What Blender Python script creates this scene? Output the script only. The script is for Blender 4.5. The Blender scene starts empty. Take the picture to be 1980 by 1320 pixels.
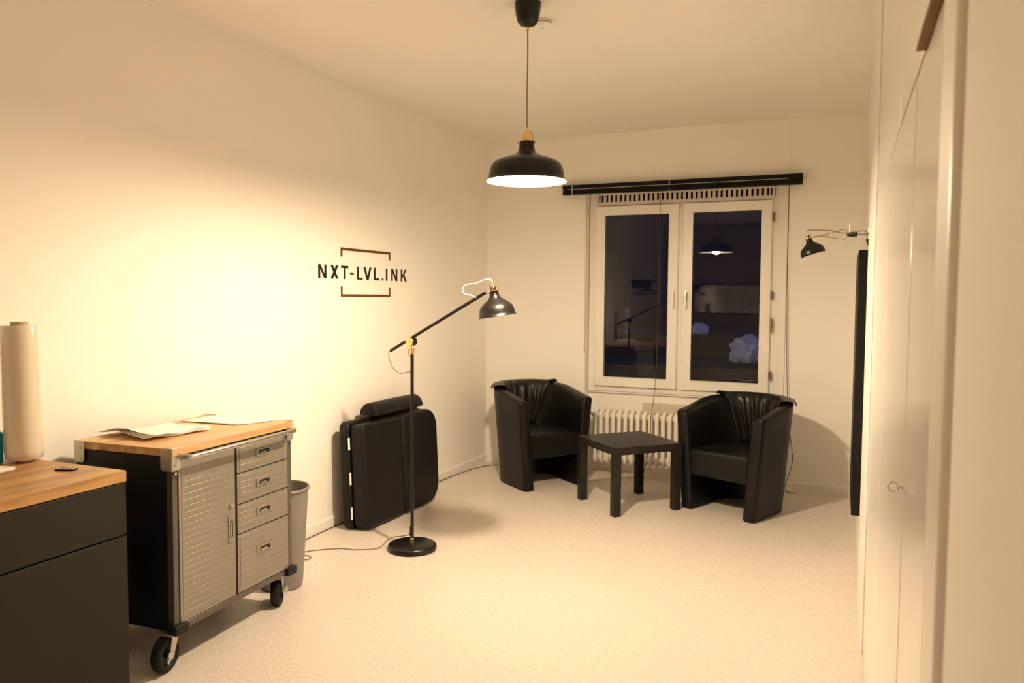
import bpy, bmesh, math, random
from mathutils import Vector, Matrix, noise
random.seed(4)
PI = math.pi
sc = bpy.context.scene
COL = sc.collection

# ------------------------------------------------------------------ camera
cam_d = bpy.data.cameras.new('camera'); cam = bpy.data.objects.new('camera', cam_d); COL.objects.link(cam)
cam_d.sensor_width = 36.0; cam_d.sensor_fit = 'HORIZONTAL'
cam_d.lens = 1508.8 / 1980 * 36.0
cam_d.clip_start = 0.02; cam_d.clip_end = 100
def cam_axes(yaw, pitch, roll):
    fw = Vector((-math.sin(yaw), math.cos(yaw), 0)); rt = Vector((math.cos(yaw), math.sin(yaw), 0)); up = Vector((0, 0, 1))
    f2 = fw * math.cos(pitch) - up * math.sin(pitch); u2 = up * math.cos(pitch) + fw * math.sin(pitch)
    return rt * math.cos(roll) + u2 * math.sin(roll), u2 * math.cos(roll) - rt * math.sin(roll), f2
r_, u_, w_ = cam_axes(math.radians(22.953), math.radians(3.216), math.radians(.3907))
cam.matrix_world = Matrix(((r_.x, u_.x, -w_.x, 0), (r_.y, u_.y, -w_.y, 0), (r_.z, u_.z, -w_.z, 1.41), (0, 0, 0, 1)))
cam_d.dof.use_dof = True; cam_d.dof.focus_distance = 4.2; cam_d.dof.aperture_fstop = 5.6
sc.camera = cam

# ------------------------------------------------------------------ world: blue dusk outside the window
wd = bpy.data.worlds.new('dusk'); sc.world = wd; wd.use_nodes = True
bg = wd.node_tree.nodes['Background']; bg.inputs[0].default_value = (.13, .21, .62, 1); bg.inputs[1].default_value = .32

# ------------------------------------------------------------------ exposure
BULB = 1900.0                     # strength of the pendant's bulb
LIGHT_COL = (1.0, .775, .51)
vs = sc.view_settings
sc.display_settings.display_device = 'sRGB'
vs.view_transform = 'Standard'; vs.look = 'None'; vs.gamma = 1.0; vs.use_curve_mapping = False
vs.exposure = 0.0
sc.cycles.max_bounces = 16; sc.cycles.diffuse_bounces = 12; sc.cycles.glossy_bounces = 6; sc.cycles.transmission_bounces = 8

# ------------------------------------------------------------------ materials
def mat(name, col, rough=.5, metal=0., spec=.5, coat=0., emit=None, estr=0., trans=0., ior=1.45, sheen=0.):
    m = bpy.data.materials.new(name); m.use_nodes = True
    b = m.node_tree.nodes['Principled BSDF']
    b.inputs['Base Color'].default_value = (*col, 1); b.inputs['Roughness'].default_value = rough
    b.inputs['Metallic'].default_value = metal; b.inputs['Specular IOR Level'].default_value = spec
    b.inputs['Coat Weight'].default_value = coat; b.inputs['Coat Roughness'].default_value = .15
    b.inputs['Transmission Weight'].default_value = trans; b.inputs['IOR'].default_value = ior
    b.inputs['Sheen Weight'].default_value = sheen
    if emit: b.inputs['Emission Color'].default_value = (*emit, 1); b.inputs['Emission Strength'].default_value = estr
    return m
def nodes(m): return m.node_tree.nodes, m.node_tree.links, m.node_tree.nodes['Principled BSDF']
def coords(m, scale=(1, 1, 1), obj=True):
    n, l, b = nodes(m)
    tc = n.new('ShaderNodeTexCoord'); mp = n.new('ShaderNodeMapping'); mp.inputs['Scale'].default_value = scale
    l.new(tc.outputs['Object' if obj else 'Generated'], mp.inputs[0]); return mp
def add_bump(m, scale, strength, dist=.002, detail=4, stretch=(1, 1, 1)):
    n, l, b = nodes(m); mp = coords(m, stretch)
    t = n.new('ShaderNodeTexNoise'); t.inputs['Scale'].default_value = scale; t.inputs['Detail'].default_value = detail
    l.new(mp.outputs[0], t.inputs[0])
    bp = n.new('ShaderNodeBump'); bp.inputs['Strength'].default_value = strength; bp.inputs['Distance'].default_value = dist
    l.new(t.outputs['Fac'], bp.inputs['Height']); l.new(bp.outputs[0], b.inputs['Normal']); return m
def add_mottle(m, c1, c2, scale, detail=4, stretch=(1, 1, 1), lo=.35, hi=.65, rough=.6):
    n, l, b = nodes(m); mp = coords(m, stretch)
    t = n.new('ShaderNodeTexNoise'); t.inputs['Scale'].default_value = scale; t.inputs['Detail'].default_value = detail; t.inputs['Roughness'].default_value = rough
    l.new(mp.outputs[0], t.inputs[0])
    r = n.new('ShaderNodeValToRGB'); r.color_ramp.elements[0].position = lo; r.color_ramp.elements[1].position = hi
    r.color_ramp.elements[0].color = (*c1, 1); r.color_ramp.elements[1].color = (*c2, 1)
    l.new(t.outputs['Fac'], r.inputs[0]); l.new(r.outputs[0], b.inputs['Base Color']); return r
def wood(name, c1, c2, c3, stretch, rough=.45):
    m = mat(name, c1, rough); n, l, b = nodes(m); mp = coords(m, stretch)
    oi = n.new('ShaderNodeObjectInfo')
    ad = n.new('ShaderNodeVectorMath'); ad.operation = 'ADD'
    cx = n.new('ShaderNodeCombineXYZ'); mu = n.new('ShaderNodeMath'); mu.operation = 'MULTIPLY'; mu.inputs[1].default_value = 37.
    l.new(oi.outputs['Random'], mu.inputs[0])
    for i in range(3): l.new(mu.outputs[0], cx.inputs[i])
    l.new(mp.outputs[0], ad.inputs[0]); l.new(cx.outputs[0], ad.inputs[1])
    t = n.new('ShaderNodeTexNoise'); t.inputs['Scale'].default_value = 1.; t.inputs['Detail'].default_value = 6; t.inputs['Distortion'].default_value = .6
    l.new(ad.outputs[0], t.inputs[0])
    r = n.new('ShaderNodeValToRGB'); e = r.color_ramp.elements
    e[0].position = .3; e[0].color = (*c1, 1); e[1].position = .7; e[1].color = (*c3, 1)
    e2 = e.new(.5); e2.color = (*c2, 1)
    l.new(t.outputs['Fac'], r.inputs[0])
    mr = n.new('ShaderNodeMapRange'); mr.inputs['To Min'].default_value = .75; mr.inputs['To Max'].default_value = 1.15
    l.new(oi.outputs['Random'], mr.inputs[0])
    mx = n.new('ShaderNodeVectorMath'); mx.operation = 'SCALE'
    l.new(r.outputs[0], mx.inputs[0]); l.new(mr.outputs[0], mx.inputs['Scale']); l.new(mx.outputs[0], b.inputs['Base Color'])
    return m

M = {}
M['wall'] = add_bump(mat('wall_paint', (.90, .88, .84), .75, spec=.25), 140, .25, .002)
M['rearwall'] = mat('dimmed_wall_paint', (.46, .39, .31), .8, spec=.2)  # dimness put into the colour, weakens the window reflection and the fill light
M['ceiling'] = add_bump(mat('ceiling_paint', (.90, .88, .84), .8, spec=.2), 120, .2, .002)
fm = mat('linoleum', (.72, .62, .5), .38, spec=.4)
add_mottle(fm, (.58, .515, .455), (.79, .73, .685), 58, 8, (1, 1, 1), .30, .62, .72); M['floor'] = fm
M['trim'] = mat('white_trim', (.86, .84, .8), .35)
M['gloss'] = mat('gloss_white', (.88, .86, .82), .22, coat=.4)
M['window'] = mat('window_lacquer', (.86, .84, .80), .3)
M['vent'] = mat('vent_paint', (.62, .58, .52), .45)
M['void'] = mat('gap_shade', (.01, .009, .008), .9)  # near-black colour stands in for the shade inside gaps and slots
M['mdf'] = mat('raw_board_edge', (.25, .14, .06), .7)
gm = mat('glass', (1, 1, 1), .0, trans=1., ior=1.42); M['glass'] = gm
M['leather'] = add_bump(mat('black_leather', (.005, .0045, .0045), .40, spec=.28), 300, .12, .001)
M['drape'] = add_bump(mat('black_soft_leather', (.007, .006, .0055), .36, spec=.42), 60, .15, .003)
M['vinyl'] = add_bump(mat('black_vinyl', (.006, .0055, .006), .5, spec=.28), 350, .15, .001)
M['table'] = mat('black_brown_laminate', (.008, .006, .005), .40, spec=.42)
M['lampblack'] = mat('black_lacquer', (.006, .0055, .005), .33, spec=.4)
M['lampwhite'] = mat('shade_inside_white', (.9, .88, .84), .5)
M['brass'] = mat('brass', (.85, .60, .24), .25, 1.)
M['rubber'] = mat('black_rubber', (.008, .008, .008), .6, spec=.3)
M['blackmetal'] = mat('black_metal', (.005, .0045, .005), .45, spec=.25)
M['cartblack'] = mat('black_cart_paint', (.005, .005, .008), .45)
M['cartgrey'] = mat('grey_cart_frame', (.11, .095, .085), .4, .3)
st = mat('brushed_sheet_steel', (.29, .27, .235), .42, .5); add_bump(st, 8, .03, .001, 3, (1, 1, 40)); M['sheet'] = st
M['steel'] = mat('stainless_steel', (.52, .50, .47), .28, 1.)
M['darkzinc'] = mat('dark_zinc', (.20, .17, .13), .45, .6)
M['zinc'] = mat('zinc_plated', (.6, .58, .53), .35, .8)
M['oak'] = wood('oak_staves', (.34, .17, .06), (.50, .28, .105), (.62, .37, .15), (30, 2.2, 30), .4)
M['beech'] = wood('beech_staves', (.48, .28, .13), (.62, .39, .19), (.72, .48, .26), (35, 2.5, 35), .4)
M['cabinet'] = add_bump(mat('anthracite_front', (.013, .011, .0075), .5, spec=.28), 250, .1, .001)
M['paper'] = mat('paper', (.86, .84, .8), .7)
M['grey'] = mat('grey_plastic', (.22, .20, .19), .5)
M['film'] = add_bump(mat('stretch_film', (.74, .68, .56), .22, coat=.6), 25, .1, .004, 3, (1, 1, .2))
M['card'] = mat('cardboard_core', (.5, .38, .24), .8)
M['blue'] = mat('blue_plastic', (.02, .28, .42), .35)
M['radiator'] = mat('radiator_enamel', (.84, .81, .75), .3)
M['box'] = mat('beige_box', (.62, .55, .47), .5)
M['whitecord'] = mat('white_cord', (.85, .8, .72), .5)
M['darkcord'] = mat('dark_cord', (.05, .04, .035), .6)
M['greycord'] = mat('grey_textile_cord', (.22, .19, .16), .7)
M['ink'] = mat('black_vinyl_letter', (.012, .006, .004), .5)
M['bronze'] = mat('bronze_vinyl', (.13, .055, .012), .5)
M['plastic'] = mat('white_plastic', (.93, .92, .90), .4)
M['bulb'] = mat('bulb_glow', (1, 1, 1), .5, emit=LIGHT_COL, estr=BULB)
M['concrete'] = add_bump(mat('outdoor_concrete', (.07, .068, .075), .9), 12, .4, .01)
M['bag'] = mat('dusk_tinted_bag_film', (.50, .60, .92), .3, trans=.0)  # white film with the blue of the dusk light put into its colour
M['leaf'] = mat('dark_leaf', (.02, .06, .03), .6)
M['mirror'] = mat('mirror', (.7, .7, .7), .03, 1.)
M['chip'] = mat('remote_grey', (.4, .35, .28), .4)

# ------------------------------------------------------------------ mesh helpers
class MB:
    def __init__(s): s.bm = bmesh.new()
    def _x(s, vs, mx):
        if mx is not None:
            for v in vs: v.co = mx @ v.co
        return vs
    def box(s, x0, x1, y0, y1, z0, z1, mx=None):
        c = [(x, y, z) for z in (z0, z1) for y in (y0, y1) for x in (x0, x1)]
        v = s._x([s.bm.verts.new(p) for p in c], mx)
        for f in ((0, 2, 3, 1), (4, 5, 7, 6), (0, 1, 5, 4), (2, 6, 7, 3), (0, 4, 6, 2), (1, 3, 7, 5)): s.bm.faces.new([v[i] for i in f])
        return s
    def rings(s, rings, closed=True, cap0=False, cap1=False, loop=False):
        R = [[s.bm.verts.new(p) for p in r] for r in rings]
        n = len(R[0]); m = len(R)
        for i in range(m if loop else m - 1):
            a, b = R[i], R[(i + 1) % m]
            for j in range(n if closed else n - 1):
                k = (j + 1) % n
                s.bm.faces.new((a[j], a[k], b[k], b[j]))
        if cap0: s.bm.faces.new(R[0][::-1])
        if cap1: s.bm.faces.new(R[-1])
        return s
    def lathe(s, prof, seg=32, mx=None, cap0=False, cap1=False):
        rs = []
        for r, z in prof:
            ring = [Vector((r * math.cos(2 * PI * j / seg), r * math.sin(2 * PI * j / seg), z)) for j in range(seg)]
            rs.append([mx @ p for p in ring] if mx is not None else ring)
        return s.rings(rs, True, cap0, cap1)
    def cyl(s, p0, p1, r, seg=16, r2=None):
        return s.tube([p0, p1], r, seg, r2=r2)
    def tube(s, pts, r, seg=10, loop=False, r2=None, sub=0, squash=None):
        P = [Vector(p) for p in pts]
        if sub: P = smooth(P, sub, loop)
        n = len(P); rs = []; prev = None
        for i in range(n):
            a = P[(i - 1) % n] if (loop or i > 0) else P[i]; b = P[(i + 1) % n] if (loop or i < n - 1) else P[i]
            t = (b - a).normalized()
            if prev is None:
                q = Vector((0, 0, 1)) if abs(t.z) < .9 else Vector((1, 0, 0))
                u = (q - t * q.dot(t)).normalized()
            else: u = (prev - t * prev.dot(t)).normalized()
            prev = u; v = t.cross(u)
            rr = r if r2 is None else r + (r2 - r) * i / (n - 1)
            rs.append([P[i] + (u * math.cos(2 * PI * j / seg) + v * math.sin(2 * PI * j / seg)) * rr for j in range(seg)])
        return s.rings(rs, True, not loop, not loop, loop)
    def prism(s, poly, ax, a, b, mx=None):
        def P(p, h):
            if ax == 0: return Vector((h, p[0], p[1]))
            if ax == 1: return Vector((p[0], h, p[1]))
            return Vector((p[0], p[1], h))
        A = s._x([s.bm.verts.new(P(p, a)) for p in poly], mx); B = s._x([s.bm.verts.new(P(p, b)) for p in poly], mx)
        n = len(poly)
        for i in range(n):
            j = (i + 1) % n; s.bm.faces.new((A[i], A[j], B[j], B[i]))
        s.bm.faces.new(A[::-1]); s.bm.faces.new(B); return s
    def build(s, name, m, parent=None, bevel=0, seg=2, smooth_deg=35, solid=0, sub=0):
        bmesh.ops.recalc_face_normals(s.bm, faces=s.bm.faces[:])
        me = bpy.data.meshes.new(name); s.bm.to_mesh(me); s.bm.free()
        for p in me.polygons: p.use_smooth = True
        me.set_sharp_from_angle(angle=math.radians(smooth_deg))
        me.materials.append(M[m] if isinstance(m, str) else m)
        o = bpy.data.objects.new(name, me); COL.objects.link(o)
        if parent: o.parent = parent
        if solid:
            d = o.modifiers.new('thick', 'SOLIDIFY'); d.thickness = solid; d.offset = 0
        if bevel:
            b = o.modifiers.new('bevel', 'BEVEL'); b.width = bevel; b.segments = seg; b.limit_method = 'ANGLE'; b.angle_limit = math.radians(40)
        if sub:
            d = o.modifiers.new('sub', 'SUBSURF'); d.levels = sub; d.render_levels = sub
        return o
def smooth(P, sub, loop=False):
    out = []; n = len(P)
    for i in range(n if loop else n - 1):
        g = lambda k: P[k % n] if loop else P[max(0, min(n - 1, k))]
        p0, p1, p2, p3 = g(i - 1), g(i), g(i + 1), g(i + 2)
        for k in range(sub):
            t = k / sub
            out.append(.5 * ((2 * p1) + (p2 - p0) * t + (2 * p0 - 5 * p1 + 4 * p2 - p3) * t * t + (3 * p1 - p0 - 3 * p2 + p3) * t ** 3))
    if not loop: out.append(P[-1])
    return out
def rrect(x0, x1, y0, y1, r, n=6):
    if not isinstance(r, (tuple, list)): r = (r,) * 4
    out = []
    for (cx, cy, a, q) in ((x1, y0, -PI / 2, r[0]), (x1, y1, 0, r[1]), (x0, y1, PI / 2, r[2]), (x0, y0, PI, r[3])):
        ox = cx - q if cx == x1 else cx + q; oy = cy - q if cy == y1 else cy + q
        for k in range(n + 1): out.append((ox + q * math.cos(a + PI / 2 * k / n), oy + q * math.sin(a + PI / 2 * k / n)))
    return out
def thing(name, label, cat, loc=(0, 0, 0), rot=(0, 0, 0), group=None):
    o = bpy.data.objects.new(name, None); COL.objects.link(o); o.empty_display_size = .1
    o.location = loc; o.rotation_euler = rot; return tag(o, label, cat, group)
def tag(o, label, cat, group=None):
    o['label'] = label; o['category'] = cat
    if group: o['group'] = group
    return o
def struct(o, label=None, cat=None):
    o['kind'] = 'structure'
    if label: o['label'] = label
    if cat: o['category'] = cat
    return o
def inst(src, parent, loc=(0, 0, 0), rot=(0, 0, 0)):
    c = src.copy(); COL.objects.link(c); c.parent = parent; c.location = loc; c.rotation_euler = rot; return c

# ------------------------------------------------------------------ the room
CEIL = 2.715; YB = 6.06; YF = -1.6; XR = .12
def LX(y): return -2.805 - (YB - y) * .021                       # the left wall runs slightly off square
NX0, NX1 = -1.922, -.385                                          # window niche
struct(MB().box(-3.3, .5, YF - .2, 6.5, -.12, 0).build('floor', 'floor'), 'beige marbled linoleum floor across the room', 'floor')
struct(MB().box(-3.3, .5, YF - .2, 6.5, CEIL, CEIL + .12).build('ceiling', 'ceiling'), 'plain white painted ceiling above the pendant lamp', 'ceiling')
struct(MB().prism([(LX(YF - .2), YF - .2), (LX(6.5), 6.5), (LX(6.5) - .15, 6.5), (LX(YF) - .15, YF - .2)], 2, 0, CEIL).build('wall_left', 'wall'), 'long white wall carrying the lettering', 'wall')
struct(MB().box(-2.95, NX0, YB, YB + .30, 0, CEIL).build('wall_back', 'wall'), 'white end wall left of the window niche', 'wall')
struct(MB().box(NX1, .4, YB, YB + .30, 0, CEIL).build('wall_back', 'wall'), 'white end wall right of the window niche', 'wall')
struct(MB().box(NX0, NX1, YB, YB + .30, 2.262, CEIL).build('wall_back', 'wall'), 'white end wall above the window', 'wall')
struct(MB().box(NX0, NX1, YB + .115, YB + .30, 0, .655).build('wall_back', 'wall'), 'white parapet wall behind the radiator', 'wall')
struct(MB().box(-2.035, NX1, YB - .006, YB, 2.24, CEIL).build('trim_1', 'wall', bevel=.002), 'painted cover panel above the black blind rail', 'trim')
struct(MB().box(-3.3, .5, YF - .15, YF, 0, CEIL).build('wall_front', 'rearwall'), 'wall behind the viewer, coloured darker to dim its mirror image in the window', 'wall')
struct(MB().box(XR, XR + .15, 3.98, YB, 0, CEIL).box(XR + .3, XR + .4, YF, 4.0, 0, CEIL).build('wall_right', 'wall'), 'white wall behind the tall black panel', 'wall')
struct(MB().box(.108, .42, YF, .925, 0, CEIL).build('wall_right_near', 'wall', bevel=.006), 'white wall right beside the viewer at the right edge', 'wall')
struct(MB().box(.100, .42, .935, 1.072, 0, CEIL).build('trim_2', 'trim', bevel=.012, seg=3), 'white post between near wall and built-in wardrobe', 'trim')
bm_ = [(.012, 0), (.012, .058), (.006, .066), (0, .068), (0, 0)]
def baseboard(name, p0, p1, n, label):
    b = MB(); p0 = Vector((*p0, 0)); p1 = Vector((*p1, 0)); n = Vector((*n, 0))
    b.rings([[p + n * a + Vector((0, 0, z)) for a, z in bm_] for p in (p0, p1)], True, True, True)
    return struct(b.build(name, 'trim', smooth_deg=20), label, 'baseboard')
baseboard('baseboard_left', (LX(YF), YF), (LX(YB), YB), (1, 0), 'low white baseboard under the lettering wall')
baseboard('baseboard_back', (-2.80, YB), (NX0 - .002, YB), (0, -1), 'short white baseboard behind the left armchair')
baseboard('baseboard_back.001', (NX1 + .002, YB), (XR, YB), (0, -1), 'short white baseboard behind the right armchair')
baseboard('baseboard_right', (XR, 3.99), (XR, YB), (-1, 0), 'white baseboard under the tall black panel')
# casing of the wardrobe: flat board with two beads
b = MB()
b.prism([(.42, 3.345), (.106, 3.345), (.104, 3.35), (.104, 3.55), (.099, 3.58), (.099, 3.70), (.103, 3.72), (.103, 3.80), (.098, 3.83), (.098, 3.92), (.104, 3.97), (.42, 3.98)], 2, 0, CEIL)
struct(b.build('trim_3', 'trim', smooth_deg=25), 'white moulded casing between wardrobe and black panel', 'trim')

# built-in wardrobe on the right
wr = thing('wardrobe', 'white glossy built-in wardrobe along the right wall with ring pull', 'wardrobe', (.12, 2.28, 0))
MB().box(.012, .28, 1.076 - 2.28, 3.343 - 2.28, .0, CEIL - .002).build('carcass', 'void', wr)  # solid block, coloured black for the interior shadow in the door gaps
def wdoor(name, y0, y1, z0, z1, x, m='gloss'):
    return MB().box(x, x + .019, y0 - 2.28, y1 - 2.28, z0, z1).build(name, m, wr, bevel=.0015, seg=2)
wdoor('lower_door', 1.075, 1.583, .004, 1.806, -.0085)
wdoor('lower_door', 1.587, 2.46, .004, 1.806, -.0095)
wdoor('lower_door', 2.462, 3.3445, .004, 1.809, -.0095)
wdoor('upper_door', 1.464, 2.05, 1.819, CEIL - .01, -.0095)
wdoor('upper_door', 2.052, 3.3445, 1.813, CEIL - .01, -.0095)
ud = wdoor('upper_door', 1.075, 1.460, 1.823, CEIL - .01, -.022)
ud['label'] = 'upper door standing slightly proud with raw brown lower edge'
MB().box(-.0215, -.0045, 1.077 - 2.28, 1.458 - 2.28, 1.817, 1.823).build('raw_edge', 'mdf', ud)
# screw eye
rp = MB()
rp.tube([(-.0085 - .0185 + .0085 * math.cos(2 * PI * k / 24), 0, .0085 * math.sin(2 * PI * k / 24)) for k in range(24)], .0017, 8, loop=True)
rp.cyl((-.0075, 0, 0), (-.0185, 0, 0), .0022, 10)
o = rp.build('ring_pull', 'steel', wr); o.location = (0, 1.56 - 2.28, 1.072); o['label'] = 'small chrome screw eye used as a pull'

# ------------------------------------------------------------------ window
wn = struct(bpy.data.objects.new('window_1', None), 'white two-sash window with black night panes', 'window'); COL.objects.link(wn)
wn.location = (0, 6.10, 0)
FX0, FX1 = -1.915, -.392
b = MB()
b.box(FX0, -1.84, .035, .10, .655, 2.262).box(-.518, FX1, .035, .10, .655, 2.262).box(-1.215, -1.13, .035, .10, .72, 2.125)
b.box(-1.84, -.518, .035, .10, .655, .72).box(-1.84, -.518, .035, .10, 2.125, 2.17)
b.build('window_frame', 'window', wn, bevel=.004)
b = MB().box(FX0, FX1, .045, .09, .640, .654); b.build('window_sill', 'window', wn, bevel=.003)
def sash(x0, x1, hx, side):
    z0, z1 = .700, 2.147; gx0 = x0 + .078; gx1 = x1 - .075; g0, g1 = .776, 2.071
    b = MB()
    o_ = [(x0, z0), (x1, z0), (x1, z1), (x0, z1)]; i_ = [(gx0, g0), (gx1, g0), (gx1, g1), (gx0, g1)]
    L4 = [[Vector((p[0], y, p[1])) for p in q] for q, y in ((o_, .002), (o_, .045), (i_, .045), (i_, .002))]
    b.rings(L4, True, loop=True)
    s = b.build('sash', 'window', wn, bevel=.005)
    bd = MB()
    io = [(gx0 - .006, g0 - .006), (gx1 + .006, g0 - .006), (gx1 + .006, g1 + .006), (gx0 - .006, g1 + .006)]
    bd.rings([[Vector((p[0], y, p[1])) for p in q] for q, y in ((io, -.002), (io, .004), (i_, .022), (i_, -.002))], True, loop=True)
    bd.build('glazing_bead', 'window', s, bevel=.001)
    MB().box(gx0 - .01, gx1 + .01, .022, .027, g0 - .01, g1 + .01).build('pane', 'glass', s)
    h = MB(); h.prism(rrect(hx - .012, hx + .012, 1.395, 1.475, .004), 1, -.008, .002); h.cyl((hx, -.035, 1.452), (hx, 0, 1.452), .008, 12)
    h.prism(rrect(hx - .010, hx + .010, 1.335, 1.465, .009), 1, -.045, -.033)
    h.build('handle', 'plastic' if side < 0 else 'zinc', s, bevel=.002)
    if side > 0:
        MB().prism(rrect(hx - .0085, hx + .0085, 1.33, 1.44, .008), 1, -.049, -.0452).build('handle_grip', 'plastic', s, bevel=.001)
    return s
sash(-1.855, -1.190, -1.222, -1)
sr = sash(-1.157, -.500, -1.124, 1)
for z in (2.02, 1.44, .84):
    h = MB(); h.cyl((-.490, -.004, z - .035), (-.490, -.004, z + .035), .007, 12); h.cyl((-.490, -.004, z - .002), (-.490, -.004, z + .002), .0085, 12)
    h.box(-.499, -.480, -.002, .006, z - .03, z + .03); h.build('hinge', 'darkzinc', sr)
h = MB(); h.box(-.494, -.482, -.012, .006, 1.16, 1.27); h.cyl((-.488, -.022, 1.20), (-.488, -.022, 1.26), .004, 8); h.build('latch', 'darkzinc', sr)
# ventilation strip above the sashes
vg = MB(); vx0, vx1 = -1.85, -.485
vg.box(vx0, vx1, .0, .004, 2.152, 2.178).box(vx0, vx1, .0, .004, 2.232, 2.262)
ns = 35; p = (vx1 - vx0 - .06) / ns
vg.box(vx0, vx0 + .03, 0, .004, 2.178, 2.232); vg.box(vx1 - .03, vx1, 0, .004, 2.178, 2.232)
for k in range(ns + 1):
    x = vx0 + .03 + k * p; vg.box(x - p * .29, x + p * .29, 0, .004, 2.178, 2.232)
for k in range(7): vg.cyl((vx0 + .07 + k * .205, -.002, 2.165), (vx0 + .07 + k * .205, .001, 2.165), .004, 8)
vo = vg.build('vent_grille', 'vent', wn)
MB().box(vx0, vx1, .028, .034, 2.173, 2.262).build('vent_backing', 'void', vo)  # added black sheet, stands in for the shade behind the slots

# ------------------------------------------------------------------ pendant lamp (the room's light)
PX, PY, PZ = -1.323, 3.278, 1.930
pl = thing('pendant_lamp', 'black dome pendant lamp with brass cage, lit, hanging from ceiling', 'lamp', (PX, PY, PZ))
prof = [(.179, 0), (.1775, .004), (.172, .007), (.1695, .02), (.166, .045), (.160, .066), (.150, .079), (.134, .090), (.110, .100), (.085, .108), (.062, .116), (.047, .124), (.039, .133), (.036, .143), (.033, .160), (.0315, .178)]
b = MB(); b.lathe(prof, 56, cap1=True); b.build('shade', 'lampblack', pl, smooth_deg=60)
b = MB(); b.lathe([(.1785, -.0002), (.170, .006), (.167, .02), (.1635, .044), (.157, .064), (.147, .076), (.132, .087), (.109, .097), (.084, .105), (.06, .113), (.044, .122), (.034, .14), (.0, .141)], 56)
b.build('shade_lining', 'lampwhite', pl, smooth_deg=60)
b = MB(); b.lathe([(.0, -.024), (.018, -.021), (.034, -.011), (.043, .004), (.046, .018), (.043, .034), (.034, .049), (.022, .064), (.016, .085), (.015, .12)], 32)
b.build('bulb', 'bulb', pl, smooth_deg=70)
b = MB()
for k in range(3):
    a = 2 * PI * k / 3 + .5; c, s_ = math.cos(a), math.sin(a)
    b.tube([(.033 * c, .033 * s_, .172), (.027 * c, .027 * s_, .182), (.0255 * c, .0255 * s_, .205), (.021 * c, .021 * s_, .218), (.008 * c, .008 * s_, .222)], .0032, 8, sub=4)
b.lathe([(.0, .222), (.009, .221), (.009, .226), (.005, .236), (.0, .237)], 16)
b.build('cage', 'brass', pl)
MB().lathe([(.0, .179), (.016, .179), (.015, .20), (.010, .214), (0, .216)], 20).build('lamp_socket', 'brass', pl)
for sgn in (-1, 1):
    b = MB(); b.tube([(sgn * .036 + .0045 * math.cos(2 * PI * k / 12), 0, .172 + .0045 * math.sin(2 * PI * k / 12)) for k in range(12)], .0016, 6, loop=True)
    b.build('ear', 'blackmetal', pl)
dz = CEIL - PZ
MB().tube([(0, 0, .235), (-.001, .001, .40), (.001, 0, .55), (0, 0, dz - .105)], .0032, 8, sub=6).build('cord', 'greycord', pl)
MB().lathe([(0, -.1215), (.0065, -.1215), (.0075, -.112), (.0065, -.104), (0, -.104)], 16, Matrix.Translation((0, 0, dz))).build('cord_grip', 'brass', pl)
MB().lathe([(.0, -.107), (.015, -.106), (.034, -.098), (.046, -.082), (.053, -.055), (.060, -.004), (.0585, 0), (0, 0)], 40, Matrix.Translation((0, 0, dz - .0005))).build('ceiling_canopy', 'lampblack', pl, smooth_deg=50)

sd = thing('smoke_detector', 'round white smoke detector on the ceiling behind the pendant canopy', 'smoke detector', (-1.345, 3.515, CEIL))
MB().lathe([(.0, -.0165), (.036, -.0165), (.036, -.012), (.046, -.012), (.048, -.006), (.048, 0), (0, 0)], 36).build('base_plate', 'vent', sd)  # darker colour stands in for the edge shadow around the cover
MB().lathe([(.0, -.040), (.030, -.039), (.041, -.034), (.0445, -.026), (.0445, -.0165), (0, -.0165)], 36).build('cover', 'plastic', sd)
MB().lathe([(.0, -.0425), (.004, -.042), (.005, -.0395), (0, -.0395)], 12, Matrix.Translation((.006, -.012, 0))).build('test_button', 'vent', sd)

# ------------------------------------------------------------------ floor lamp
def small_shade(b, sc_, mx):
    pr = [(.106, 0), (.105, .004), (.1005, .006), (.0985, .02), (.096, .038), (.090, .052), (.078, .066), (.060, .081), (.042, .093), (.032, .103), (.027, .115), (.0245, .135), (.023, .142)]
    b.lathe([(r * sc_, z * sc_) for r, z in pr], 44, mx, cap1=True)
def small_lining(b, sc_, mx):
    pr = [(.1055, -.0002), (.099, .005), (.0965, .02), (.094, .037), (.088, .05), (.076, .064), (.058, .079), (.040, .091), (.030, .102), (.02, .12), (0, .121)]
    b.lathe([(r * sc_, z * sc_) for r, z in pr], 44, mx)
def small_bulb(b, sc_, mx):
    b.lathe([(r * sc_, z * sc_) for r, z in [(0, .022), (.014, .025), (.024, .037), (.027, .05), (.022, .068), (.014, .084), (.012, .118)]], 24, mx)
def small_cage(b, sc_, mx):
    for k in range(3):
        a = 2 * PI * k / 3 + .3; c, s_ = math.cos(a), math.sin(a)
        b.tube([mx @ (Vector(q) * sc_) for q in [(.026 * c, .026 * s_, .140), (.0245 * c, .0245 * s_, .172), (.019 * c, .019 * s_, .181), (.006 * c, .006 * s_, .184)]], .0027 * sc_, 8, sub=4)
    b.lathe([(0, .182 * sc_), (.008 * sc_, .182 * sc_), (.007 * sc_, .192 * sc_), (0, .194 * sc_)], 14, mx)
    b.lathe([(.0245 * sc_, .140 * sc_), (.037 * sc_, .140 * sc_), (.037 * sc_, .145 * sc_), (.0245 * sc_, .145 * sc_)], 28, mx)

FLX, FLY = -2.185, 3.745
fl = thing('floor_lamp', 'tall black floor lamp with brass joint and slanted arm', 'lamp', (FLX, FLY, 0), (0, 0, math.radians(22.95)))
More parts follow.
